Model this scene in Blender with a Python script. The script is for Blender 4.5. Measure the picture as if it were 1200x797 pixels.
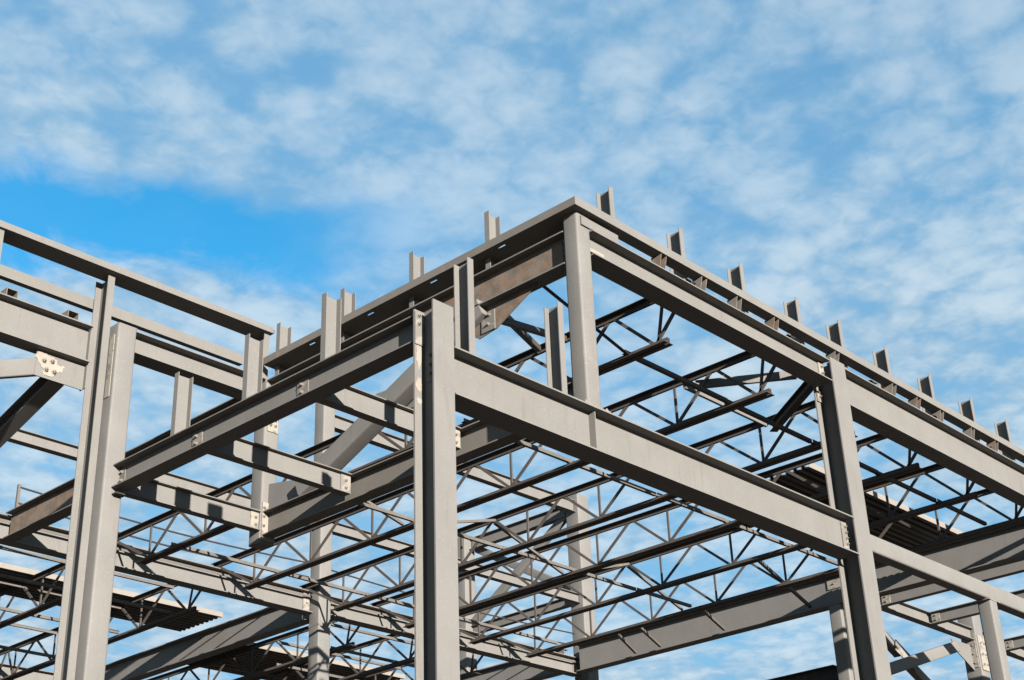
import bpy, math, random
from mathutils import Vector, Matrix
random.seed(7)
sc = bpy.context.scene
for o in list(bpy.data.objects):
    bpy.data.objects.remove(o)
COL = sc.collection
R = math.radians

# ------------------------------------------------------------------ camera
CAM = Vector((-8.979, -9.235, 1.6))
YAW, PITCH, ROLL = R(42.369), R(26.844), R(-2.192)
fw = Vector((math.cos(PITCH)*math.cos(YAW), math.cos(PITCH)*math.sin(YAW), math.sin(PITCH)))
r0 = Vector((math.sin(YAW), -math.cos(YAW), 0)); u0 = r0.cross(fw)
rt = math.cos(ROLL)*r0 + math.sin(ROLL)*u0
up = -math.sin(ROLL)*r0 + math.cos(ROLL)*u0
cd = bpy.data.cameras.new('camera'); cam = bpy.data.objects.new('camera', cd); COL.objects.link(cam)
cd.sensor_width = 36; cd.lens = 51.354; cd.clip_end = 20000; cd.clip_start = .1
m = Matrix((rt, up, -fw)).transposed().to_4x4(); m.translation = CAM
cam.matrix_world = m
sc.camera = cam
sc.render.resolution_x = 1024; sc.render.resolution_y = 680

# ------------------------------------------------------------------ sun, sky, exposure
SUN_EL = R(11.5)
SAZ = R(20.5)                                   # sunlight travels along (+sin, +cos) in plan
sd = Vector((math.sin(SAZ)*math.cos(SUN_EL), math.cos(SAZ)*math.cos(SUN_EL), -math.sin(SUN_EL)))
sl = bpy.data.lights.new('sun', 'SUN'); sun = bpy.data.objects.new('sun', sl); COL.objects.link(sun)
sl.energy = 5.0; sl.angle = R(.5); sl.color = (1, .94, .87)
sun.rotation_euler = sd.to_track_quat('-Z', 'Y').to_euler()
sun.location = (-20, -40, 30)
wd = bpy.data.worlds.new('World'); sc.world = wd; wd.use_nodes = True
nt = wd.node_tree; nt.nodes.clear(); N = nt.nodes.new; LK = nt.links.new
def mth(op, a, b=None, c=None, clamp=False):
    n = N('ShaderNodeMath'); n.operation = op; n.use_clamp = clamp
    for i, v in enumerate((a, b, c)):
        if v is None: continue
        if isinstance(v, (int, float)): n.inputs[i].default_value = v
        else: LK(v, n.inputs[i])
    return n.outputs[0]
def ramp(val, lo, hi, smooth=True):
    n = N('ShaderNodeMapRange'); n.interpolation_type = 'SMOOTHSTEP' if smooth else 'LINEAR'
    LK(val, n.inputs[0]); n.inputs[1].default_value = lo; n.inputs[2].default_value = hi
    return n.outputs[0]
sky = N('ShaderNodeTexSky'); sky.sky_type = 'NISHITA'; sky.sun_disc = False
sky.sun_elevation = SUN_EL
# blender: sun_rotation 0 puts the sun at +Y, turning clockwise seen from above
to_sun = -sd
sky.sun_rotation = math.atan2(to_sun.x, to_sun.y)
sky.altitude = 200; sky.air_density = 1.0; sky.dust_density = .4; sky.ozone_density = 2.2
tc = N('ShaderNodeTexCoord')
sx = N('ShaderNodeSeparateXYZ'); LK(tc.outputs['Generated'], sx.inputs[0])
zc = mth('MAXIMUM', sx.outputs[2], .02)
px = mth('DIVIDE', sx.outputs[0], mth('ADD', zc, .12)); py = mth('DIVIDE', sx.outputs[1], mth('ADD', zc, .12))
pv = N('ShaderNodeCombineXYZ'); LK(px, pv.inputs[0]); LK(py, pv.inputs[1])       # a flat cloud layer far overhead
def noise(scale, detail, rough, off, dist=0.0, lac=2.0):
    mp = N('ShaderNodeMapping'); LK(pv.outputs[0], mp.inputs[0]); mp.inputs['Location'].default_value = off
    n = N('ShaderNodeTexNoise'); n.noise_dimensions = '3D'; LK(mp.outputs[0], n.inputs['Vector'])
    n.inputs['Scale'].default_value = scale; n.inputs['Detail'].default_value = detail
    n.inputs['Roughness'].default_value = rough; n.inputs['Distortion'].default_value = dist
    n.inputs['Lacunarity'].default_value = lac
    return n.outputs['Fac']
wob = noise(4.0, 3, .55, (1.3, 4.1, 2))
big = noise(1.3, 2, .5, (3.1, 1.7, 0))
mid = noise(5.5, 3, .5, (0, 0, 3), .15)
puf = noise(12.5, 5, .6, (5, 2, 1), .35)
fine = noise(38.0, 2, .6, (2, 7, 4), .4)
wp = N('ShaderNodeMix'); wp.data_type = 'VECTOR'; wp.inputs[0].default_value = .07
wn = N('ShaderNodeTexNoise'); wn.inputs['Scale'].default_value = 9; wn.inputs['Detail'].default_value = 3; LK(pv.outputs[0], wn.inputs['Vector'])
LK(pv.outputs[0], wp.inputs[4]); LK(wn.outputs['Color'], wp.inputs[5])
vo = N('ShaderNodeTexVoronoi'); vo.feature = 'F1'; vo.inputs['Scale'].default_value = 17
LK(wp.outputs[1], vo.inputs['Vector'])
cell = mth('SUBTRACT', 1.0, vo.outputs['Distance'])
# a long gap in the layer where the clear blue shows
nrm = mth('ADD', mth('MULTIPLY', px, .53), mth('MULTIPLY', py, .848))
alo = mth('SUBTRACT', mth('MULTIPLY', px, .848), mth('MULTIPLY', py, .53))
nd = mth('ABSOLUTE', mth('ADD', mth('SUBTRACT', nrm, 1.352), mth('MULTIPLY', mth('SUBTRACT', mth('ADD', mth('MULTIPLY', wob, .5), mth('MULTIPLY', puf, .5)), .5), .30)))
gap = mth('MULTIPLY', mth('SUBTRACT', 1.0, ramp(nd, .035, .115)), mth('MULTIPLY', mth('SUBTRACT', 1.0, ramp(alo, .08, .36)), ramp(alo, -1.6, -1.0)))
lump = mth('ADD', mth('ADD', mth('ADD', mth('MULTIPLY', puf, .44), mth('MULTIPLY', mid, .30)), mth('MULTIPLY', fine, .09)), mth('MULTIPLY', mth('SUBTRACT', cell, .12), .30))
cover = ramp(lump, .33, .55)
alpha = mth('MULTIPLY', mth('ADD', .70, mth('MULTIPLY', cover, .28)), mth('ADD', .80, mth('MULTIPLY', ramp(big, .3, .6), .20)))
alpha = mth('ADD', alpha, mth('MULTIPLY', mth('SUBTRACT', 1.0, alpha), mth('MULTIPLY', mth('SUBTRACT', 1.0, ramp(sx.outputs[2], .12, .52)), .55)))
alpha = mth('MULTIPLY', alpha, mth('SUBTRACT', 1.0, mth('MULTIPLY', ramp(sx.outputs[2], .46, .68), .22)))
mask = mth('MULTIPLY', alpha, mth('SUBTRACT', 1.0, mth('MULTIPLY', gap, .97)))
shade = ramp(mth('ADD', mth('ADD', lump, mth('MULTIPLY', mth('SUBTRACT', mid, .5), .25)), mth('MULTIPLY', mth('SUBTRACT', fine, .5), .22)), .34, .76)
ccol = N('ShaderNodeMix'); ccol.data_type = 'RGBA'; LK(shade, ccol.inputs[0])
ccol.inputs[6].default_value = (1.35, 2.38, 3.36, 1); ccol.inputs[7].default_value = (3.0, 3.62, 4.05, 1)
smx = N('ShaderNodeMix'); smx.data_type = 'RGBA'
tint = N('ShaderNodeMix'); tint.data_type = 'RGBA'; tint.blend_type = 'MULTIPLY'; tint.inputs[0].default_value = 1
LK(sky.outputs[0], tint.inputs[6]); tint.inputs[7].default_value = (.245, 1.13, 1.35, 1)
LK(mask, smx.inputs[0]); LK(tint.outputs[2], smx.inputs[6]); LK(ccol.outputs[2], smx.inputs[7])
bg = N('ShaderNodeBackground'); LK(smx.outputs[2], bg.inputs[0]); bg.inputs[1].default_value = .05
wo = N('ShaderNodeOutputWorld'); LK(bg.outputs[0], wo.inputs[0])
sc.view_settings.view_transform = 'Standard'; sc.view_settings.look = 'None'
sc.view_settings.gamma = 1; sc.view_settings.exposure = 2.05; sc.view_settings.use_curve_mapping = False
sc.render.engine = 'CYCLES'
sc.cycles.diffuse_bounces = 1; sc.cycles.glossy_bounces = 2

# ------------------------------------------------------------------ materials
def steel(name, col, rough=.64, rust=0.0, rust_col=(.20, .11, .065), blotch=.10, streak=.0, touch=None, touch_amt=.5, scale=1.0, bump=.15):
    mt = bpy.data.materials.new(name); mt.use_nodes = True
    t = mt.node_tree; b = t.nodes['Principled BSDF']; n = t.nodes.new; l = t.links.new
    b.inputs['Roughness'].default_value = rough; b.inputs['Specular IOR Level'].default_value = .15
    g = n('ShaderNodeNewGeometry'); oi = n('ShaderNodeObjectInfo')
    add = n('ShaderNodeVectorMath'); add.operation = 'ADD'; l(g.outputs['Position'], add.inputs[0])
    sc3 = n('ShaderNodeVectorMath'); sc3.operation = 'SCALE'; sc3.inputs[0].default_value = (37, 11, 23)
    l(oi.outputs['Random'], sc3.inputs['Scale']); l(sc3.outputs[0], add.inputs[1])
    def nz(s, d, r, vec=None):
        k = n('ShaderNodeTexNoise'); k.inputs['Scale'].default_value = s*scale; k.inputs['Detail'].default_value = d
        k.inputs['Roughness'].default_value = r; l(vec or add.outputs[0], k.inputs['Vector']); return k.outputs['Fac']
    def rmp(v, a, c):
        k = n('ShaderNodeMapRange'); k.interpolation_type = 'SMOOTHSTEP'; l(v, k.inputs[0])
        k.inputs[1].default_value = a; k.inputs[2].default_value = c; return k.outputs[0]
    def mx(f, a, c):
        k = n('ShaderNodeMix'); k.data_type = 'RGBA'; l(f, k.inputs[0])
        for i, v in ((6, a), (7, c)):
            if isinstance(v, tuple): k.inputs[i].default_value = (*v, 1)
            else: l(v, k.inputs[i])
        return k.outputs[2]
    def ml(v, f):
        k = n('ShaderNodeMath'); k.operation = 'MULTIPLY'; l(v, k.inputs[0]); k.inputs[1].default_value = f; return k.outputs[0]
    pass
    dk = tuple(c*(1-blotch*.55) for c in col); lt = tuple(min(1, c*(1+blotch*.25)) for c in col)
    c = mx(rmp(nz(2.3, 3, .5), .3, .7), dk, lt)
    # fine dust, scuffs and chips
    c = mx(ml(rmp(nz(46, 2, .5), .64, .70), .55), c, tuple(min(1, k*1.5) for k in col))
    c = mx(ml(rmp(nz(24, 5, .7), .66, .72), .65), c, tuple(k*.50 for k in col))
    sh = n('ShaderNodeMapping'); l(add.outputs[0], sh.inputs[0]); sh.inputs['Scale'].default_value = (.25, .25, 1.0)
    c = mx(ml(rmp(nz(34, 2, .5, sh.outputs[0]), .70, .76), .35), c, tuple(min(1, k*1.4) for k in col))
    # small brown run-off spots
    c = mx(ml(rmp(nz(7.5, 6, .75), .69, .78), .22), c, tuple(k*f for k, f in zip(col, (.85, .62, .45))))
    # vertical dirt streaks
    sv = n('ShaderNodeMapping'); l(add.outputs[0], sv.inputs[0]); sv.inputs['Scale'].default_value = (1, 1, .12)
    c = mx(ml(rmp(nz(13, 3, .6, sv.outputs[0]), .56, .78), .30), c, tuple(k*f for k, f in zip(col, (.66, .60, .52))))
    if rust > 0:
        a = rmp(nz(3.1, 6, .68), .62-rust*.35, .80-rust*.2)
        rc = mx(nz(21, 4, .6), tuple(k*.6 for k in rust_col), tuple(min(1, k*1.6) for k in rust_col))
        c = mx(ml(a, min(1, .35+rust)), c, rc)
        if rust > .4:      # sharp flecks of bare rust and flaked primer
            c = mx(ml(rmp(nz(19, 5, .75), .60, .66), .75), c, tuple(min(1, k*1.9) for k in col))
            c = mx(ml(rmp(nz(23, 5, .75), .62, .67), .8), c, (.105, .046, .020))
    if touch:
        c = mx(rmp(nz(6.5, 3, .5), .60-touch_amt*.3, .66-touch_amt*.3), c, touch)
    l(c, b.inputs['Base Color'])
    rr = n('ShaderNodeMapRange'); l(nz(9, 4, .6), rr.inputs[0]); rr.inputs[3].default_value = rough-.13; rr.inputs[4].default_value = rough+.16
    l(rr.outputs[0], b.inputs['Roughness'])
    bp = n('ShaderNodeBump'); bp.inputs['Strength'].default_value = bump; bp.inputs['Distance'].default_value = .004
    l(nz(26, 4, .6), bp.inputs['Height']); l(bp.outputs[0], b.inputs['Normal'])
    return mt
GREY = (.0955, .0905, .0835)
M = dict(
    paint=steel('grey_primer', GREY, rust=0),
    paint2=steel('grey_primer_worn', (0.0923, 0.0840, 0.0737), rust=.16, blotch=.14),
    tube=steel('grey_tube_primer', (.0975, .0925, .0855), rust=.02, blotch=.12),
    rusty=steel('rusty_primer', (0.0941, 0.0773, 0.0622), rust=.45, rust_col=(0.1260, 0.0655, 0.0336), blotch=.5, rough=.7, scale=2.4),
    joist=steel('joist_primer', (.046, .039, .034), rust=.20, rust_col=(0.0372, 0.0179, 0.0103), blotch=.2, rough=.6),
    angle=steel('bridging_steel', (.070, .062, .054), rust=.12, blotch=.2, rough=.6),
    touch=steel('touch_up_primer', (0.0985, 0.0916, 0.0799), touch=(.150, .136, .114), touch_amt=.60, blotch=.15, scale=1.6),
    touchlite=steel('patched_primer', (0.0985, 0.0916, 0.0799), touch=(0.1386, 0.1260, 0.1092), touch_amt=.30, blotch=.15, scale=1.3),
    bolt=steel('bolt_steel', (0.1260, 0.1134, 0.0966), rough=.5, rust=.12, bump=0),
    deck=steel('metal_deck', (0.0469, 0.0407, 0.0365), rough=.45, rust=.1, blotch=.12),
    edge=steel('deck_edge', (.135, .120, .103), rough=.6, blotch=.06),
    cream=steel('cream_touch_up', (.165, .148, .122), rough=.6, blotch=.25),
    cable=steel('wire_rope', (0.0234, 0.0200, 0.0179), rough=.6, bump=0),
    dark=steel('dark_steel', (0.0234, 0.0220, 0.0213), rough=.6, rust=.2),
)
def ground_mat():
    mt = bpy.data.materials.new('bare_soil'); mt.use_nodes = True
    t = mt.node_tree; b = t.nodes['Principled BSDF']; b.inputs['Roughness'].default_value = .95
    g = t.nodes.new('ShaderNodeNewGeometry'); k = t.nodes.new('ShaderNodeTexNoise')
    k.inputs['Scale'].default_value = .35; k.inputs['Detail'].default_value = 8; t.links.new(g.outputs['Position'], k.inputs['Vector'])
    cr = t.nodes.new('ShaderNodeValToRGB'); cr.color_ramp.elements[0].color = (.036, .026, .019, 1); cr.color_ramp.elements[1].color = (.065, .049, .037, 1)
    cr.color_ramp.elements[0].position = .3; cr.color_ramp.elements[1].position = .7
    t.links.new(k.outputs['Fac'], cr.inputs[0]); t.links.new(cr.outputs[0], b.inputs['Base Color'])
    return mt

# ------------------------------------------------------------------ builders
def thing(name, label, cat, loc, group=None, kind=None):
    o = bpy.data.objects.new(name, None); COL.objects.link(o); o.location = loc; o.empty_display_size = .2
    o['label'] = label; o['category'] = cat
    if group: o['group'] = group
    return o
class MB:
    """collects solid pieces in world coordinates and links them as one mesh object"""
    def __init__(s): s.v = []; s.f = []; s.sm = []
    def box(s, c, ax, ay, az):
        """c = centre, ax/ay/az = half extent vectors"""
        i = len(s.v); c = Vector(c); ax, ay, az = Vector(ax), Vector(ay), Vector(az)
        for a in (-1, 1):
            for b in (-1, 1):
                for d in (-1, 1): s.v.append(c+a*ax+b*ay+d*az)
        q = [(0, 1, 3, 2), (4, 6, 7, 5), (0, 4, 5, 1), (2, 3, 7, 6), (0, 2, 6, 4), (1, 5, 7, 3)]
        if ax.cross(ay).dot(az) < 0: q = [t[::-1] for t in q]
        s.f += [tuple(k+i for k in t) for t in q]; return s
    def aabb(s, x0, x1, y0, y1, z0, z1):
        return s.box(((x0+x1)/2, (y0+y1)/2, (z0+z1)/2), ((x1-x0)/2, 0, 0), (0, (y1-y0)/2, 0), (0, 0, (z1-z0)/2))
    def bar(s, A, B, up, ua, ub, va, vb):
        """rectangular bar from A to B; section spans side [ua,ub] and up [va,vb]"""
        A, B = Vector(A), Vector(B); d = (B-A); L = d.length; d.normalize()
        v = Vector(up); v = (v-d*v.dot(d)).normalized(); u = v.cross(d)
        return s.box((A+B)/2+u*(ua+ub)/2+v*(va+vb)/2, d*L/2, u*(ub-ua)/2, v*(vb-va)/2)
    def sweep(s, A, B, up, prof, cap=True):
        """closed polygon profile [(side,up)] swept from A to B"""
        A, B = Vector(A), Vector(B); d = (B-A).normalized()
        v = Vector(up); v = (v-d*v.dot(d)).normalized(); u = v.cross(d)
        i = len(s.v); n = len(prof)
        for P in (A, B):
            for a, b in prof: s.v.append(P+u*a+v*b)
        area = sum(prof[k][0]*prof[(k+1) % n][1]-prof[(k+1) % n][0]*prof[k][1] for k in range(n))
        for k in range(n):
            a, b = i+k, i+(k+1) % n
            # u,v,d is a right-handed frame when u = v x d
            s.f.append((a, b, b+n, a+n) if area > 0 else (a, a+n, b+n, b))
        if cap:
            f1 = tuple(range(i, i+n)); f2 = tuple(range(i+n, i+2*n))
            if area > 0: s.f += [f1[::-1], f2]
            else: s.f += [f1, f2[::-1]]
        return s
    def poly(s, pts, nrm, th):
        """flat polygon plate of thickness th centred on its plane"""
        nrm = Vector(nrm).normalized(); i = len(s.v); n = len(pts)
        for sg in (-.5, .5):
            for p in pts: s.v.append(Vector(p)+nrm*th*sg)
        P = [Vector(p) for p in pts]
        ar = Vector((0, 0, 0))
        for k in range(n): ar += P[k].cross(P[(k+1) % n])
        pos = ar.dot(nrm) > 0
        top = tuple(range(i+n, i+2*n)); bot = tuple(range(i, i+n))
        s.f += [top, bot[::-1]] if pos else [top[::-1], bot]
        for k in range(n):
            a, b = i+k, i+(k+1) % n
            s.f.append((a, b, b+n, a+n) if pos else (a, a+n, b+n, b))
        return s
    def build(s, name, mat, parent=None, label=None, kind=None):
        off = Vector(parent['_o']) if parent is not None and '_o' in parent else Vector((0, 0, 0))
        me = bpy.data.meshes.new(name); me.from_pydata([tuple(p-off) for p in s.v], [], s.f); me.update()
        me.materials.append(M[mat] if isinstance(mat, str) else mat)
        o = bpy.data.objects.new(name, me); COL.objects.link(o)
        if parent is not None: o.parent = parent; o['_o'] = tuple(off)
        if label: o['label'] = label
        if kind: o['kind'] = kind
        return o
def root(name, label, cat, loc, group=None):
    o = thing(name, label, cat, loc, group); o['_o'] = tuple(loc); return o
def rbox(w, h, r, n=4):
    p = []
    for cx, cy, a0 in ((w/2-r, h/2-r, 0), (-w/2+r, h/2-r, 90), (-w/2+r, -h/2+r, 180), (w/2-r, -h/2+r, 270)):
        for k in range(n+1):
            a = R(a0+90*k/n); p.append((cx+r*math.cos(a), cy+r*math.sin(a)))
    return p
def lprof(a, b, t, sx=1, sy=1):
    """angle profile: horizontal leg a, vertical leg b, heel at the origin"""
    p = [(0, 0), (a, 0), (a, t), (t, t), (t, b), (0, b)]
    return [(x*sx, y*sy) for x, y in p]
_bolt = {}
def bolt(parent, pos, nrm, r=.017, h=.022):
    """hex bolt head with its washer, standing on a plate"""
    nrm = Vector(nrm).normalized()
    key = (round(r, 4), round(h, 4))
    if key not in _bolt:
        b = MB()
        for rad, z0, z1, n in ((r*1.45, -.002, .005, 10), (r, .005, h, 6), (r*.5, h, h*1.7, 6)):
            b.sweep((0, 0, z0), (0, 0, z1), (0, 1, 0), [(rad*math.cos(2*math.pi*k/n), rad*math.sin(2*math.pi*k/n)) for k in range(n)])
        me = bpy.data.meshes.new('bolt'); me.from_pydata([tuple(p) for p in b.v], [], b.f); me.update(); me.materials.append(M['bolt'])
        _bolt[key] = me
    o = bpy.data.objects.new('bolt', _bolt[key]); COL.objects.link(o)
    o.parent = parent
    o.location = Vector(pos)-Vector(parent['_o']) if '_o' in parent else pos
    o.rotation_euler = nrm.to_track_quat('Z', 'Y').to_euler()
    return o
def plate(parent, name, mat, x0, x1, y0, y1, z0, z1, bolts=(), nrm=None):
    p = MB().aabb(x0, x1, y0, y1, z0, z1).build(name, mat, parent)
    for b in bolts: bolt(p, b, nrm)
    return p
def ibeam(name, label, A, B, d, bf, tf=.016, tw=.011, mat='paint', webmat=None, group=None, cat='beam', up=(0, 0, 1)):
    """wide-flange member; A and B lie on the centre of its top surface"""
    o = root(name, label, cat, A, group)
    MB().bar(A, B, up, -bf/2, bf/2, -tf, 0).build('top_flange', mat, o)
    MB().bar(A, B, up, -tw/2, tw/2, -d+tf, -tf).build('web', webmat or mat, o)
    MB().bar(A, B, up, -bf/2, bf/2, -d, -d+tf).build('bottom_flange', mat, o)
    return o
def icolumn(name, label, x0, x1, y0, y1, z0, z1, tf=.019, tw=.013, mat='paint', group=None):
    """wide-flange column with its flanges facing -Y and +Y"""
    o = root(name, label, 'column', ((x0+x1)/2, (y0+y1)/2, z0), group); xc = (x0+x1)/2
    MB().aabb(x0, x1, y0, y0+tf, z0, z1).build('front_flange', mat, o)
    MB().aabb(xc-tw/2, xc+tw/2, y0+tf, y1-tf, z0, z1-.02).build('web', mat, o)
    MB().aabb(x0, x1, y1-tf, y1, z0, z1-.012).build('rear_flange', mat, o)
    base(o, xc, (y0+y1)/2, z0)
    return o
def base(o, x, y, z0):
    if z0 > .5: return
    b = plate(o, 'base_plate', 'paint', x-.28, x+.28, y-.28, y+.28, 0.0, .03)
    for a in (-1, 1):
        for c in (-1, 1): bolt(b, (x+a*.22, y+c*.22, .03), (0, 0, 1), .025, .03)
def tube(name, label, A, B, w, h, r=.028, mat='tube', group=None, cat='column', cap=True, up=(0, 0, 1), capmat=None):
    """rounded hollow section between A and B on its axis"""
    o = root(name, label, cat, A, group)
    b = MB().sweep(A, B, up, rbox(w, h, r)).build('tube_wall', mat, o)
    for p in b.data.polygons: p.use_smooth = len(p.vertices) == 4
    b.data.set_sharp_from_angle(angle=R(60))
    return o
def tubecol(name, label, x0, x1, y0, y1, z0, z1, mat='tube', cap=True, group=None, cat='column'):
    xc, yc = (x0+x1)/2, (y0+y1)/2
    o = root(name, label, cat, (xc, yc, z0), group)
    b = MB().sweep((xc, yc, z0), (xc, yc, z1), (0, 1, 0), rbox(x1-x0, y1-y0, .03)).build('tube_wall', mat, o)
    for p in b.data.polygons: p.use_smooth = len(p.vertices) == 4
    b.data.set_sharp_from_angle(angle=R(60))
    if cap: MB().aabb(x0+.004, x1-.004, y0+.004, y1-.004, z1+.001, z1+.014).build('cap_plate', mat, o)
    base(o, xc, yc, z0)
    return o
def channel(name, label, x0, x1, y0, y1, z0, z1, back, mat='paint', t=.010, group=None, cat='post'):
    """upright channel; back = side on which the web lies: '+x' (toes to -X) or '+y' (toes to -Y)"""
    o = root(name, label, cat, ((x0+x1)/2, (y0+y1)/2, z0), group)
    if back == '+x':
        MB().aabb(x1-t, x1, y0+t, y1-t, z0, z1).build('web', mat, o)
        MB().aabb(x0, x1, y0, y0+t, z0, z1+random.uniform(0, .008)).build('flange', mat, o)
        MB().aabb(x0, x1, y1-t, y1, z0, z1).build('flange', mat, o)
    else:
        MB().aabb(x0+t, x1-t, y1-t, y1, z0, z1).build('web', mat, o)
        MB().aabb(x0, x0+t, y0, y1, z0, z1+random.uniform(0, .008)).build('flange', mat, o)
        MB().aabb(x1-t, x1, y0, y1, z0, z1).build('flange', mat, o)
    if z0 > 1: MB().aabb(x0-.005, x1+.005, y0-.003, y1+.005, z0+.0015, z0+.007).build('weld_bead', 'touchlite', o)
    else: base(o, (x0+x1)/2, (y0+y1)/2, z0)
    return o
def cangle(b, A, B, up, leg, t, gap, flip):
    """a pair of back-to-back angles; flip=1 puts the outstanding legs at the top, -1 at the bottom"""
    for s in (-1, 1):
        prof = [(s*(gap/2+x), -flip*y) for x, y in ((0, 0), (leg, 0), (leg, t), (t, t), (t, leg), (0, leg))]
        b.sweep(A, B, up, prof)
    return b
def joist(label, X, Y0, Y1, ztop, depth, nodes, leg=.065, wb=.034, group=None, bc0=None, bc1=None, seat=True, mat='joist', detail=True):
    """open-web joist along Y; nodes = panel points of the bottom chord, top panel points midway"""
    o = root('open_web_joist', label, 'joist', (X, Y0, ztop-depth), group)
    zt, zb = ztop, ztop-depth
    bc0 = Y0+.35 if bc0 is None else bc0; bc1 = Y1-.5 if bc1 is None else bc1
    cangle(MB(), (X, Y0, zt), (X, Y1, zt), (0, 0, 1), leg, .007, .028, 1).build('top_chord', mat, o)
    cangle(MB(), (X, bc0, zb), (X, bc1, zb), (0, 0, 1), leg, .007, .028, -1).build('bottom_chord', mat, o)
    if seat:
        for ya, yb in ((Y0, Y0+.13), (Y1-.13, Y1)):
            b = MB()
            for s in (-1, 1):
                b.aabb(X+s*.014-(.05 if s < 0 else 0), X+s*.014+(.05 if s > 0 else 0), ya, yb, zt-.075, zt-.067)
                b.aabb(X+s*.014-(.007 if s < 0 else 0), X+s*.014+(.007 if s > 0 else 0), ya+.001, yb-.001, zt-.067, zt-.0075)
            b.build('seat', mat, o)
    nb = list(nodes)
    zt2, zb2 = zt-leg*.55, zb+leg*.55
    def web(ya, za, yb, zb_, k):
        w = wb*(1 if k else .8)
        MB().bar((X, ya, za), (X, yb, zb_), (1, 0, 0), -w/2, w/2, -.013, .013).build('web_bar', mat, o)
    tops = [Y0+.06]+[(nb[i]+nb[i+1])/2 for i in range(len(nb)-1)]+[Y1-.06]
    for i, y in enumerate(nb):
        web(y+.02, zb2, tops[i]+.03 if i else tops[0], zt2, 1)
        web(y+.03 if i < len(nb)-1 else y-.02, zb2, tops[i+1]-.03, zt2, 1)
        if i == 0: web(y-.015, zb2, y-.15, zt2, 0)
        else: web(y, zb2, y, zt2, 0)
    return o
def angle_bar(name, label, A, B, leg=.05, t=.006, mat='angle', group=None, cat='bracing', up=(0, 0, 1), sx=1, sy=1):
    A = Vector(A)
    b = MB().sweep((0, 0, 0), Vector(B)-A, up, lprof(leg, leg, t, sx, sy))
    o = b.build(name, mat); o.location = A
    o['label'] = label; o['category'] = cat
    if group: o['group'] = group
    return o
def slotted_rail(name, label, A, B, outx, h, w, t=.008, slots=(), mat='paint'):
    """bent-plate edge rail: upright outer leg of height h and a bottom leg of width w with slotted holes; outx = unit vector pointing inwards"""
    o = root(name, label, 'rail', A)
    A, B = Vector(A), Vector(B); d = (B-A); L = d.length; d.normalize(); inn = Vector(outx); Z = Vector((0, 0, 1))
    MB().box((A+B)/2+Z*h/2+inn*t/2, d*L/2, inn*t/2, Z*h/2).build('upright_leg', mat, o)
    b = MB(); cuts = sorted(slots); p = 0.0; z = A.z
    def strip(s0, s1, i0, i1):
        b.box(A+d*(s0+s1)/2+inn*(i0+i1)/2+Z*(t/2), d*(s1-s0)/2, inn*(i1-i0)/2, Z*t/2)
    for c in cuts:
        strip(p, c-.06, t, w); strip(c-.06, c+.06, t, .075); strip(c-.06, c+.06, .105, w); p = c+.06
    strip(p, L, t, w)
    b.build('bottom_leg', mat, o)
    return o

# ------------------------------------------------------------------ ground
g = MB(); g.v = [Vector(p) for p in ((-4000, -4000, 0), (4000, -4000, 0), (4000, 4000, 0), (-4000, 4000, 0))]; g.f = [(0, 1, 2, 3)]
go = g.build('ground', ground_mat()); go['kind'] = 'structure'

LO, MI, HI = 8.07, 8.45, 10.38        # steel levels: front beam, strip roof, main roof
YB = 12.60                              # rear column line

# ------------------------------------------------------------------ corner column and its two beams
c1 = icolumn('corner_column', 'grey wide-flange corner column standing free in front, bolted on both sides', -.14, .14, -.14, .146, 0, 8.50)
cl = plate(c1, 'connection_plate', 'touchlite', -.139, -.012, .115, .126, 8.10, 8.46,
           [(-.095, .115, z) for z in (8.33, 8.42)], (0, -1, 0))
random.seed(5)
for zc_, hh in ((7.98, .16), (7.66, .10), (7.50, .04)):
    pg = []
    for k in range(26):
        a_ = 2*math.pi*k/26; q_ = random.uniform(.55, 1.0)
        pg.append((-.082+.05*q_*math.cos(a_), .1255, zc_+hh*q_*math.sin(a_)))
    MB().poly(pg, (0, -1, 0), .002).build('paint_patch', 'cream', c1)
wp = plate(c1, 'web_plate', 'paint', -.014, -.0075, -.06, .09, 7.70, 8.04,
           [(-.014, .03, z) for z in (7.78, 7.88, 7.98)], (-1, 0, 0))
fb = ibeam('floor_beam', 'deep pale grey beam between the corner column and the tall right column', (.146, 0, LO), (7.54, 0, LO), .52, .30, .018, .012)
MB().aabb(.008, .146, -.006, .006, LO-.49, LO-.03).build('coped_web', 'paint', fb)
for s in (-1, 1):
    MB().aabb(2.325, 2.34, min(s*.0065, s*.094), max(s*.0065, s*.143), LO-.501, LO-.019).build('stiffener', 'paint', fb)
ep = plate(fb, 'end_plate', 'touchlite', 7.40, 7.528, -.024, -.0075, LO-.45, LO-.06, [(7.48, -.024, LO-z) for z in (.12, .2, .28, .36)], (0, -1, 0))
lb = ibeam('strip_roof_beam', 'grey edge beam from the corner column to the tube column, three posts on it', (0, .148, MI), (0, 5.495, MI), .30, .23, .014, .010, mat='paint')
for y in (2.02, 3.92):
    plate(lb, 'bolt_plate', 'touchlite', -.0135, -.0055, y-.10, y+.09, MI-.25, MI-.04, [(-.0135, y, MI-.10), (-.0135, y, MI-.19)], (-1, 0, 0))
plate(lb, 'end_angle', 'paint2', -.0155, -.0055, 5.38, 5.49, MI-.26, MI-.04, [(-.0155, 5.44, MI-.09), (-.0155, 5.44, MI-.2)], (-1, 0, 0))

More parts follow.
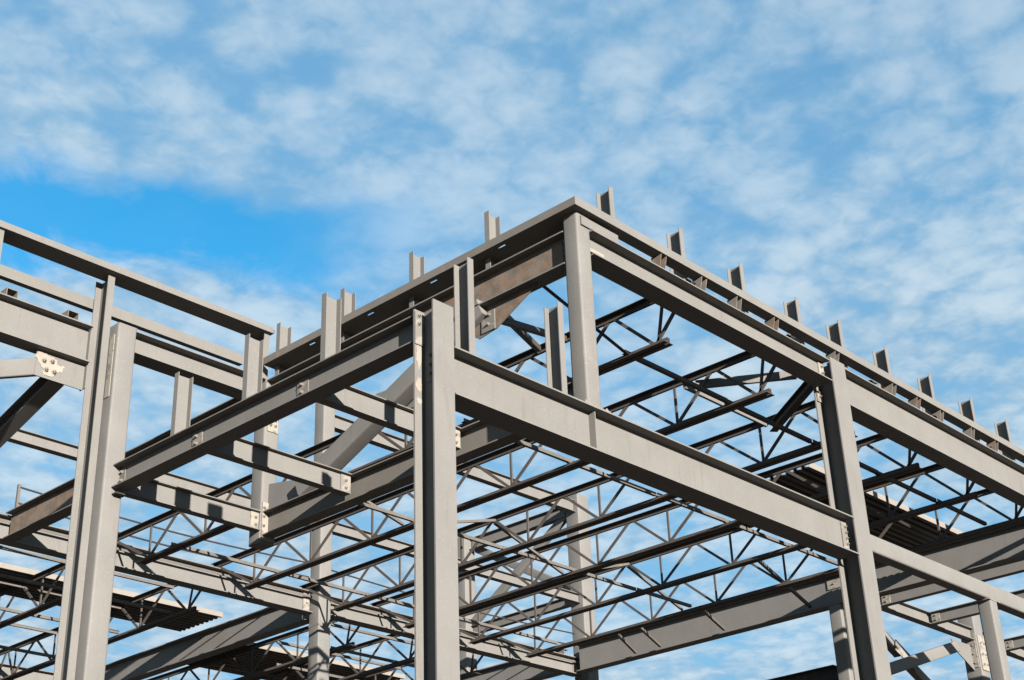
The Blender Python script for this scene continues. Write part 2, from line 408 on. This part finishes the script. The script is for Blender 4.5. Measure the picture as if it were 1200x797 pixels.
# parapet posts on the strip roof
for i, y in enumerate((1.62, 2.97, 4.33)):
    channel('parapet_post', ['short channel post on the strip roof beam, next to the corner column', 'short channel post in the middle of the strip roof beam', 'short channel post on the strip roof beam, next to the tube column'][i],
            -.105, .105, y-.08, y, MI, 9.26, '+y', group='channel posts on the strip roof')
for i, x in enumerate((.40, 1.80)):
    channel('parapet_post', ['short channel post on the deep front beam beside the corner column', 'short channel post on the deep front beam beside the standing tube column'][i],
            x, x+.085, -.10, .105, LO, 9.2, '+x', group='channel posts on the strip roof')

# ------------------------------------------------------------------ upper corner
cu = tubecol('tube_column', 'square tube column standing on the deep front beam under the roof corner', 2.22, 2.455, -.10, .12, LO+.016, 10.545, mat='tube')
bp = plate(cu, 'base_plate', 'touchlite', 2.13, 2.55, -.14, .14, LO+.001, LO+.015, [(2.165, -.115, LO+.015), (2.515, -.115, LO+.015)], (0, 0, 1))
lug = plate(cu, 'lug_plate', 'paint', 2.28, 2.95, -.122, -.104, 10.385, 10.505)
ur = ibeam('roof_edge_beam', 'shallow pale beam under the roof rail between tube column and tall column', (2.46, 0, HI), (7.535, 0, HI), .33, .28, .016, .011)
plate(ur, 'end_plate', 'touch', 7.40, 7.525, -.026, -.0065, HI-.25, HI-.03, [(7.47, -.026, HI-.09), (7.47, -.026, HI-.19)], (0, -1, 0))
plate(ur, 'shim_plate', 'touch', 2.47, 2.75, -.05, -.0065, HI-.24, HI-.19)
ul = ibeam('roof_edge_beam', 'roof edge beam with rusty web running back from the roof corner', (2.34, .125, HI), (2.34, 5.60, HI), .44, .24, .018, .012, webmat='rusty')
plate(ul, 'end_angle', 'dark', 2.318, 2.333, .13, .22, HI-.36, HI-.06, [(2.318, .17, HI-z) for z in (.1, .18, .26, .33)], (-1, 0, 0))
pts = [(2.34, .62, HI-.441), (2.34, 1.85, HI-.441), (2.34, 1.85, 9.72), (2.34, 1.62, 9.56), (2.34, 1.32, 9.60)]
gs = MB().poly(pts, (1, 0, 0), .014).build('gusset_plate', 'rusty', ul)
pa = plate(ul, 'clip_plate', 'touchlite', 2.318, 2.3325, 1.34, 1.56, 9.60, 9.86, [(2.318, 1.42, 9.81), (2.318, 1.44, 9.69)], (-1, 0, 0))
slotted_rail('roof_edge_rail', 'slotted bent-plate rail over the rusty-webbed roof edge beam', (2.10, -.19, 10.55), (2.10, 5.56, 10.55), (1, 0, 0), .105, .41, slots=[1.25+1.18*k for k in range(4)], mat='paint2')
lr = slotted_rail('roof_edge_rail', 'long bent-plate rail along the row of posts above the front roof beam', (2.109, -.187, 10.554), (16.5, -.187, 10.554), (0, 1, 0), .112, .165, slots=[], mat='paint')
random.seed(3)
xb = 3.02; nbk = 0
while xb < 14.5:
    if all(abs(xb-(t+.16)) > .12 for t in (2.86, 4.26, 5.58, 6.93, 8.03, 9.34, 10.68, 12.02, 13.27, 14.6)):
        b = MB(); h0 = HI+.001; y0, y1 = -.13, -.03
        for q in (0, .10):
            xx = xb+q
            MB().poly([(xx, y0+.0, h0), (xx, y1+.02, h0), (xx, y1+.02, 10.548), (xx, y0-.04, 10.548)], (1, 0, 0), .009).build('bracket_plate', 'rusty' if nbk % 3 == 0 else 'paint2', lr)
        nbk += 1
    xb += random.uniform(.62, 1.0)
random.seed(11)
TOES = (2.86, 4.26, 5.58, 6.93, 8.03, 9.34, 10.68, 12.02, 13.27, 14.6)
for x in TOES:
    channel('parapet_post', 'channel post in the row behind the long rail above the front roof beam', x+.12, x+.20, -.015+random.uniform(-.006, .006), .19, HI, 11.26+random.uniform(-.018, .018), '+x', group='posts along the front roof edge')
for y in (1.39, 2.75, 4.10, 5.47):
    channel('parapet_post', 'channel post rising behind the slotted rail of the rusty roof edge beam', 2.245, 2.445, y-.08, y, HI, 11.2, '+y', group='posts along the slotted rail')

# ------------------------------------------------------------------ tall right column and what it carries
c3 = icolumn('tall_column', 'tall wide-flange column rising past the deep beam up to the roof rail', 7.545, 7.915, -.14, .19, 0, 10.43)
plate(c3, 'connection_plate', 'touch', 7.56, 7.70, .150, .170, 9.86, 10.02, [(7.62, .150, 9.94)], (0, -1, 0))
ibeam('roof_edge_beam', 'deeper pale roof beam continuing right from the tall column under the posts', (7.92, 0, HI), (25.5, 0, HI), .57, .28, .018, .012)
lt = tube('tube_beam', 'pale plain tube beam running right from the tall column at floor level', (7.917, 0, 7.835), (15.5, 0, 7.835), .20, .25, cat='beam')
plate(lt, 'end_plate', 'paint', 7.917, 7.93, -.108, .108, 7.70, 7.97)
tp = tubecol('tube_column', 'square tube column under the plain tube beam right of the tall column', 11.31, 11.53, -.105, .115, 0, 7.695, cap=False)
plate(tp, 'cap_plate', 'touch', 11.24, 11.60, -.115, .125, 7.696, 7.708)
tubecol('tube_column', 'square tube column far along under the plain tube beam', 15.2, 15.42, -.105, .115, 0, 7.695, cap=False)

# ------------------------------------------------------------------ tube column at the inner corner and the left wing
c2 = tubecol('tube_column', 'big square tube column at the inner corner, behind it a full-height channel', -.225, .05, 5.50, 5.775, 0, 10.36)
plate(c2, 'weld_strip', 'touch', -.236, -.2265, 5.56, 5.66, 9.35, 10.22)
plate(c2, 'shelf_angle', 'dark', -.1, .049, 5.40, 5.499, 8.06, 8.075)
channel('parapet_post', 'full-height channel post fixed beside the big tube column, carrying the top rail', -.325, -.226, 5.70, 6.0, 0, 11.12, '+x', t=.012)
channel('parapet_post', 'channel post under the top rail at the far left', -1.93, -1.84, 5.64, 5.92, 10.265, 11.12, '+x', t=.012)
channel('parapet_post', 'channel post under the far end of the top rail, behind the rusty beam', 2.18, 2.27, 5.66, 5.92, HI, 11.12, '+x', t=.012)
tr = root('top_rail', 'highest rail, a flat channel carried by posts over the left wing', 'rail', (-4.5, 5.75, 11.12))
MB().aabb(-4.5, 2.30, 5.595, 5.605, 11.121, 11.21).build('front_flange', 'paint', tr)
MB().aabb(-4.5, 2.30, 5.605, 5.905, 11.121, 11.131).build('web', 'paint', tr)
MB().aabb(-4.5, 2.30, 5.905, 5.915, 11.121, 11.21).build('rear_flange', 'paint', tr)
mr = root('middle_rail', 'thinner rail below the top rail, passing behind the full-height channel', 'rail', (-4.5, 6.05, 10.725))
MB().aabb(-4.5, 2.10, 6.02, 6.03, 10.725, 10.875).build('upright_leg', 'paint', mr)
MB().aabb(-4.5, 2.10, 6.03, 6.11, 10.725, 10.733).build('bottom_leg', 'paint', mr)
lw = ibeam('wing_beam', 'deep pale beam of the left wing ending at the full-height channel', (-4.6, 5.75, 10.265), (-.50, 5.75, 10.265), .51, .25, .017, .012)
plate(lw, 'end_plate', 'paint', -.499, -.487, 5.69, 5.81, 9.42, 10.245)
gp = plate(lw, 'gusset_plate', 'paint', -1.16, -.50, 5.742, 5.758, 9.41, 9.754)
rag = []
ctrl = [(-1.19, 9.68), (-1.10, 9.74), (-.99, 9.72), (-.87, 9.69), (-.90, 9.62), (-.78, 9.64), (-.80, 9.55), (-.88, 9.53), (-.92, 9.46), (-1.05, 9.45), (-1.07, 9.55)]
for i in range(len(ctrl)):
    (ax_, az_), (bx_, bz_) = ctrl[i], ctrl[(i+1) % len(ctrl)]
    for q in range(5):
        t_ = q/5; rag.append((ax_+(bx_-ax_)*t_+random.uniform(-.014, .014), 5.737, az_+(bz_-az_)*t_+random.uniform(-.014, .014)))
MB().poly(rag, (0, -1, 0), .003).build('paint_patch', 'cream', gp)
for p in ((-1.06, 9.63), (-.95, 9.65), (-1.02, 9.52), (-.91, 9.52)): bolt(gp, (p[0], 5.735, p[1]), (0, -1, 0), .024, .03)
tube('diagonal_brace', 'pale tube brace bolted to the patched gusset under the wing beam', (-1.06, 5.80, 9.57), (-4.6, 5.80, 8.15), .10, .22, r=.02, cat='brace')
ibeam('diagonal_brace', 'dark wide-flange brace dropping back from under the patched gusset', (-.82, 5.85, 9.62), (-.82, 8.6, 8.87), .20, .20, .012, .009, cat='brace')
for i, x in enumerate((-1.62, -.78)):
    o = root('joist_seat', ['open seat bracket on the wing beam, away from the full-height channel', 'open seat bracket on the wing beam right beside the full-height channel'][i], 'bracket', (x, 5.72, 10.265))
    MB().aabb(x-.075, x-.067, 5.66, 5.85, 10.266, 10.375).build('side_leg', 'paint2', o)
    MB().aabb(x+.067, x+.075, 5.66, 5.85, 10.266, 10.375).build('side_leg', 'paint2', o)
    MB().aabb(x-.075, x+.075, 5.66, 5.85, 10.376, 10.384).build('top_leg', 'paint2', o)
ri = ibeam('roof_beam', 'pale roof beam from the big tube column to the rusty-webbed edge beam', (.06, 5.75, HI+.02), (2.215, 5.75, HI+.02), .31, .28, .014, .010)
plate(ri, 'end_plate', 'touch', .06, .16, 5.725, 5.7445, HI-.24, HI-.01, [(.12, 5.725, HI-.08), (.12, 5.725, HI-.17)], (0, -1, 0))
pb = ibeam('roof_edge_beam', 'rusty-webbed roof beam running from the hanging tube back to the rear girder', (2.36, 5.87, HI), (2.36, 12.64, HI), .46, .24, .016, .011, webmat='rusty', mat='paint2')

# ------------------------------------------------------------------ strip roof: inner beam, outriggers, hanger, brace
ib = ibeam('inner_beam', 'beam below the rusty roof beam, holding the outrigger ends', (2.34, .11, MI), (2.34, 5.60, MI), .34, .20, .016, .011, mat='paint2')
for i, y in enumerate((1.92, 3.87, 5.66)):
    lab = ['short outrigger beam passing just behind the corner column', 'short outrigger beam with two bolts at its rounded end', 'short outrigger beam bolted to the foot of the hanging tube'][i]
    x1 = 2.235 if i < 2 else 2.215
    o = ibeam('outrigger_beam', lab, (.08, y, MI), (x1, y, MI), .27, .13, .012, .009)
    e = plate(o, 'end_plate', 'touchlite' if i == 1 else 'touch', x1-.13, x1+(.03 if i < 2 else 0), y-.018, y-.006, MI-.255, MI-.015 if i == 2 else MI-.02,
              [(x1-.05, y-.018, MI-.09), (x1-.05, y-.018, MI-.19)], (0, -1, 0))
hg = tubecol('hanging_tube', 'tube hanging at the end of the inner beam, cut off below', 2.22, 2.47, 5.61, 5.86, 8.02, HI-.01, cap=False, mat='tube')
plate(hg, 'bolt_plate', 'touch', 2.235, 2.455, 5.592, 5.609, 8.05, 8.58, [(2.26, 5.592, z) for z in (8.12, 8.25, 8.38, 8.5)]+[(2.42, 5.592, z) for z in (8.12, 8.25, 8.38, 8.5)], (0, -1, 0))
plate(hg, 'bolt_plate', 'touch', 2.26, 2.44, 5.596, 5.609, 9.62, 9.86, [(2.31, 5.596, 9.72), (2.39, 5.596, 9.72), (2.31, 5.596, 9.80), (2.39, 5.596, 9.80)], (0, -1, 0))
br = tube('diagonal_brace', 'heavy tube brace slanting from the rusty beam down to the hanging tube', (2.34, 1.50, 9.93), (2.34, 4.88, 8.56), .24, .25, r=.03, mat='tube', cat='brace')
MB().poly([(2.34, 5.605, MI+.002), (2.34, 4.75, MI+.002), (2.34, 4.82, 8.72), (2.34, 5.605, 8.86)], (1, 0, 0), .016).build('gusset_plate', 'tube', br)
MB().poly([(2.475, 4.10, 9.44), (2.475, 3.60, 9.56), (2.475, 2.95, 9.50), (2.475, 2.9, 9.15), (2.475, 3.5, 9.05)], (1, 0, 0), .014).build('gusset_plate', 'tube', br)

# ------------------------------------------------------------------ rear column line: columns, girder, middle and upper beams
ck = tubecol('tube_column', 'rear tube column behind the hanging tube, crossed by joist shadows', 8.91, 9.22, 12.47, 12.78, 0, 14.5)
plate(ck, 'weld_seam', 'paint2', 8.905, 9.225, 12.465, 12.775, 9.64, 9.68)
cm = tubecol('tube_column', 'tube column behind the far rear one, linked to it by crossed braces', 16.86, 17.24, 16.28, 16.66, 0, 14.3)
cr = tubecol('tube_column', 'rear tube column where the rear girder meets the far girder', 16.98, 17.40, 12.47, 12.88, 0, 14.4)
g1 = []
for a, b, d, lab in ((-4.5, 8.90, .43, 'rear girder length reaching left from the tube column crossed by shadows'),
                     (9.23, 16.97, .39, 'rear girder length between the two rear tube columns, meeting the far girder')):
    o = ibeam('rear_girder', lab, (a, 12.78, HI-.03), (b, 12.78, HI-.03), d, .27, .017, .012)
    plate(o, 'end_plate', 'touch', b-.16, b-.002, 12.745, 12.7735, HI-d+.02, HI-.07, [(b-.08, 12.745, HI-.13), (b-.08, 12.745, HI-.26)], (0, -1, 0))
    g1.append(o)
    MB().bar((a, 12.66, HI-.14), (b-.01, 12.66, HI-.14), (0, 0, 1), -.005, .005, -.022, .022).build('ledger_strip', 'angle', o)
plate(g1[0], 'end_plate', 'touch', 2.02, 2.20, 12.745, 12.7735, HI-.42, HI-.06, [(2.10, 12.745, HI-z) for z in (.12, .22, .32)], (0, -1, 0))
for a, b, lab in ((-3.0, 8.90, 'thin raised beam over the rear girder, ending at the tube column crossed by shadows'), (9.23, 16.97, 'thin raised beam between the two rear tube columns')):
    ibeam('raised_beam', lab, (a, 12.62, 11.88), (b, 12.62, 11.88), .22, .16, .012, .009)
ibeam('upper_rear_beam', 'pale high beam joining the tops of the rear tube columns', (9.23, 12.62, 14.25), (16.97, 12.62, 14.25), .30, .18, .013, .010)
tube('diagonal_brace', 'slim tube brace falling back from the top of the far rear column', (17.10, 12.95, 14.0), (17.10, 16.2, 12.02), .13, .22, r=.02, cat='brace')
tube('diagonal_brace', 'slim tube brace falling forward to the far rear column', (17.26, 16.2, 14.0), (17.26, 12.95, 12.12), .13, .20, r=.02, cat='brace')
ibeam('raised_beam', 'thin raised beam running back below the crossed rear braces', (17.10, 12.90, 11.93), (17.10, 16.26, 11.93), .22, .16, .012, .009)
ibeam('upper_rear_beam', 'high beam running back above the crossed rear braces', (17.10, 12.90, 14.25), (17.10, 16.26, 14.25), .30, .18, .013, .010)
ibeam('far_girder', 'far girder length running back beyond the rear girder', (16.72, 12.92, 10.60), (16.72, 21.36, 10.60), .56, .30, .020, .013)
for z0 in (10.95, 10.66):
    for x0, x1 in ((2.52, 8.90), (9.23, 16.97)):
        b = MB(); n = 10
        f = lambda t: (x0+(x1-x0)*t, 12.80, z0+.02*t-.09*math.sin(math.pi*t))
        for k in range(n):
            b.sweep(f(k/n), f((k+1)/n), (0, 0, 1), [(.017*math.cos(q*math.pi/3), .017*math.sin(q*math.pi/3)) for q in range(6)])
        o = b.build('guard_cable', 'cable'); o['label'] = 'thin sagging guard cable strung behind the rear tube columns'; o['category'] = 'cable'; o['group'] = 'guard cables'

angle_bar('cable_post', 'small angle post on the rear girder holding the guard cables', (2.49, 12.79, HI-.028), (2.49, 12.79, 11.0), .05, .007, cat='post', up=(0, 1, 0))
bl = ibeam('rear_wing_girder', 'deep girder running back from the rear tube column between the deck bundles', (9.06, 12.93, HI-.01), (9.06, 21.4, HI-.01), .52, .27, .018, .012)
bg2 = ibeam('far_girder', 'long deep girder crossing behind all the roof joists', (16.72, 12.46, 10.57), (16.72, .16, 10.57), .63, .30, .020, .013)
plate(bg2, 'bolt_plate', 'touch', 16.69, 16.713, 5.40, 5.72, 10.30, 10.50, [(16.69, 5.56, 10.40)], (-1, 0, 0))
tubecol('tube_column', 'shaded tube column under the far girder beside the tall column', 16.58, 16.85, 5.42, 5.70, 0, 9.925)

# ------------------------------------------------------------------ joists
JG2, JG3 = 'roof joists of the main bay', 'roof joists of the rear bay'
UX = (4.43, 6.67, 8.80, 10.66, 12.52, 14.25)
UL = ['open-web roof joist nearest the rusty roof edge beam', 'open-web roof joist second from the rusty roof edge beam', 'open-web roof joist third from the rusty edge beam, met by the dark strut',
      'open-web roof joist just before the dark metal deck', 'open-web roof joist under the left half of the dark metal deck', 'open-web roof joist nearest the far girder']
for x, lab in zip(UX, UL):
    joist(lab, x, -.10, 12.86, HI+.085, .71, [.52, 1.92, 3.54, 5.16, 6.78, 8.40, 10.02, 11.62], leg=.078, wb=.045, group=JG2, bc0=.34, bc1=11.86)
RX = (-1.9, .2, 2.36, 4.55, 6.75, 10.72, 12.52, 14.4)
for x in RX:
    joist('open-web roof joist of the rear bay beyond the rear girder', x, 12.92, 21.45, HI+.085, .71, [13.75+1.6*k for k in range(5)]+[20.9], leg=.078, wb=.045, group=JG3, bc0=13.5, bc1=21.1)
rg = ibeam('back_girder', 'farthest girder carrying the rear ends of the rear-bay joists', (-5, 21.5, HI), (17, 21.5, HI), .5, .25, .018, .012)
for x in (-2, 9.06, 16.5):
    tubecol('tube_column', 'tube column under the farthest girder', x-.15, x+.15, 21.35, 21.65, 0, HI-.51, cap=False, group='columns under the farthest girder')

# bridging angles across the joists
for y in (1.0, 3.92, 7.35, 10.9):
    for i in range(len(UX)-1):
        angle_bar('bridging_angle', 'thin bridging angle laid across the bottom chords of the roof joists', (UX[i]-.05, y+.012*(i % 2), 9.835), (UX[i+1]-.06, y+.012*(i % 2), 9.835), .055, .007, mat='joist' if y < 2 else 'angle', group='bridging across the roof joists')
for i, (a, b) in enumerate(zip(UX[:-1], UX[1:])):
    for s_ in (0, 1):
        z0, z1 = (10.38, 9.83) if s_ else (9.83, 10.38)
        if (i+s_) % 2: angle_bar('bridging_angle', 'slanting bridging angle between two neighbouring roof joists', (a+.03, 7.5+.09*s_, z0), (b-.03, 7.5+.09*s_, z1), .045, .006, group='cross bridging between the roof joists')
for y in (14.2, 16.0, 18.4):
    for zz in (9.83, 10.33):
        for a, b in list(zip(RX[:4], RX[1:5]))+list(zip(RX[5:7], RX[6:8])):
            angle_bar('bridging_angle', 'thin bridging angle between the rear-bay joists', (a-.04, y, zz), (b-.05, y, zz), .055, .007, group='bridging across the rear-bay joists')
for i, (ya, yb) in enumerate(((9.4, 10.7), (8.8, 10.0), (7.2, 8.27), (4.65, 6.1))):
    xa = 14.25 if i < 3 else 12.52
    angle_bar('bridging_strut', 'slanting strut tying the joists to the bottom of the far girder', (xa+.03, ya, 9.80), (16.62, yb, 10.0), .055, .007, mat='angle' if i < 3 else 'joist', group='struts to the far girder')
angle_bar('bridging_strut', 'dark strut rising from the first roof joist to the rusty beam', (4.43, 1.0, 9.80), (2.44, .73, 10.0), .05, .006, mat='joist')
angle_bar('bridging_strut', 'dark angle from the rusty gusset up to the first roof joist', (2.42, 1.36, 9.74), (4.38, 1.95, 10.36), .075, .007, mat='joist')
angle_bar('bridging_strut', 'steeper dark angle from the rusty gusset to the first roof joist', (2.42, 1.28, 9.80), (4.38, 2.42, 10.38), .075, .007, mat='joist')

# roof framing around the head of the tall column
tube('roof_strut', 'pale flat strut slanting back from the roof beam to the second roof joist', (7.50, .40, 10.33), (6.72, 1.58, 10.33), .05, .13, r=.008, cat='brace', mat='paint')
ibeam('roof_strut', 'dark wide strut slanting back from the tall column to the third roof joist', (7.60, .20, 10.27), (8.70, 1.62, 10.33), .14, .12, .010, .008, cat='brace', mat='joist')
tube('roof_header', 'pale header between two roof joists with two dark shadow bands', (6.70, 1.76, 10.40), (8.74, 1.76, 10.40), .05, .145, r=.008, cat='beam', mat='paint')

# ------------------------------------------------------------------ frame beyond the far girder, seen under the tube beam
rb = ibeam('side_beam', 'shallow beam beyond the far girder, seen under the tube beam', (16.90, 5.32, HI-.02), (21.98, 5.32, HI-.02), .27, .19, .015, .011)
rb2 = ibeam('side_beam', 'shallow beam continuing beyond the paint-dabbed bolted column', (22.38, 5.32, HI-.02), (27.0, 5.32, HI-.02), .27, .19, .015, .011)
for i, x in enumerate((17.97, 20.06, 23.5)):
    o = ibeam('side_link_beam', ['side beam link closest to the far girder, meeting the front roof beam', 'side beam link seen ending at the tube column under the tube beam', 'side beam link beyond the paint-dabbed bolted column'][i], (x, 5.22, HI-.03), (x, .15, HI-.03), .26, .17, .014, .010)
    plate(o, 'end_plate', 'touch', x-.025, x-.0055, 5.03, 5.22, HI-.26, HI-.06, [(x-.025, 5.12, HI-.11), (x-.025, 5.12, HI-.21)], (-1, 0, 0))
lc = tubecol('tube_column', 'tube column with a bolted, paint-dabbed joint seen under the tube beam', 21.99, 22.37, 5.2, 5.58, 0, 10.75)
plate(lc, 'bolt_plate', 'touch', 21.965, 21.989, 5.24, 5.52, 9.48, 10.24, [(21.965, y, z) for y in (5.31, 5.45) for z in (9.58, 9.78, 9.98, 10.15)], (-1, 0, 0))
plate(lc, 'bolt_plate', 'touch', 22.02, 22.34, 5.175, 5.199, 9.41, 10.2, [(x, 5.175, z) for x in (22.1, 22.26) for z in (9.55, 9.78, 10.03)], (0, -1, 0))
MB().poly([(21.985, 5.37, 9.99), (21.1, 5.37, 9.99), (21.17, 5.37, 9.78), (21.985, 5.37, 9.41)], (0, -1, 0), .02).build('gusset_plate', 'paint', lc)
tube('diagonal_brace', 'pale slim tube brace rising to the paint-dabbed bolted column', (16.9, 5.40, 8.44), (21.33, 5.40, 9.86), .14, .24, r=.02, cat='brace')
tube('diagonal_brace', 'upper half of the crossing brace beside the tall column', (17.4, 5.62, 10.15), (19.04, 5.62, 9.38), .16, .22, r=.02, cat='brace')
tube('diagonal_brace', 'lower half of the crossing brace below the pale slim brace', (19.4, 5.62, 9.20), (22.1, 5.62, 7.99), .16, .22, r=.02, cat='brace')
ck2 = MB().poly([(18.8, 5.50, 9.60), (19.62, 5.50, 9.22), (19.49, 5.50, 9.02), (18.72, 5.50, 9.36)], (0, -1, 0), .02).build('splice_plate', 'touchlite', None)
ck2['label'] = 'small splice plate where the braces cross beside the tall column'; ck2['category'] = 'plate'
ibeam('lower_floor_beam', 'dark low girder ending at the shaded tube column under the far girder', (16.72, 12.46, 8.76), (16.72, 5.77, 8.76), .40, .27, .018, .012, mat='dark')

# ------------------------------------------------------------------ metal deck bundles
def deck(label, x0, x1, y0, y1, z, pitch=.16, dep=.045, strip=True):
    o = root('metal_deck', label, 'roof deck', (x0, y0, z))
    n = max(2, int(round((y1-y0)/pitch))); w = (y1-y0)/n
    k = 4; sheet = n//k+1
    i = 0
    while i < n:
        j = min(n, i+k); prof = []; pr2 = []
        for q in range(i, j):
            y = y0+q*w
            prof += [(y+.004*(q == i), z), (y+w*.42, z), (y+w*.52, z+dep), (y+w*.9, z+dep)]
        prof += [(y0+j*w+.02, z+.001)]
        b = MB(); up_ = [(a, c+.0035) for a, c in prof]
        ring = prof+up_[::-1]; bi = len(b.v); m_ = len(prof)
        for xx in (x0, x1):
            for a, c in ring: b.v.append(Vector((xx, a, c)))
        L = len(ring)
        for q in range(L):
            a, c = q, (q+1) % L
            b.f.append((a, a+L, c+L, c)[::-1] if False else (a, c, c+L, a+L))
        b.build('deck_sheet', 'deck', o); i = j
    if strip: MB().aabb(x0, x1, y0-.016, y0-.006, z-.005, z+.095).build('edge_strip', 'edge', o)
    return o
deck('metal deck sheets with a pale edge lying across the rear-bay joists left of the girder', -3.0, 8.85, 15.55, 17.0, HI+.088)
deck('metal deck sheets with a pale edge lying on the rear-bay joists right of the girder', 9.5, 15.4, 17.0, 19.2, HI+.088)
deck('dark metal deck sheets laid on the roof joists right of the tall column', 10.95, 16.3, 2.42, 4.6, HI+.088)

for o in bpy.data.objects:
    if '_o' in o: del o['_o']
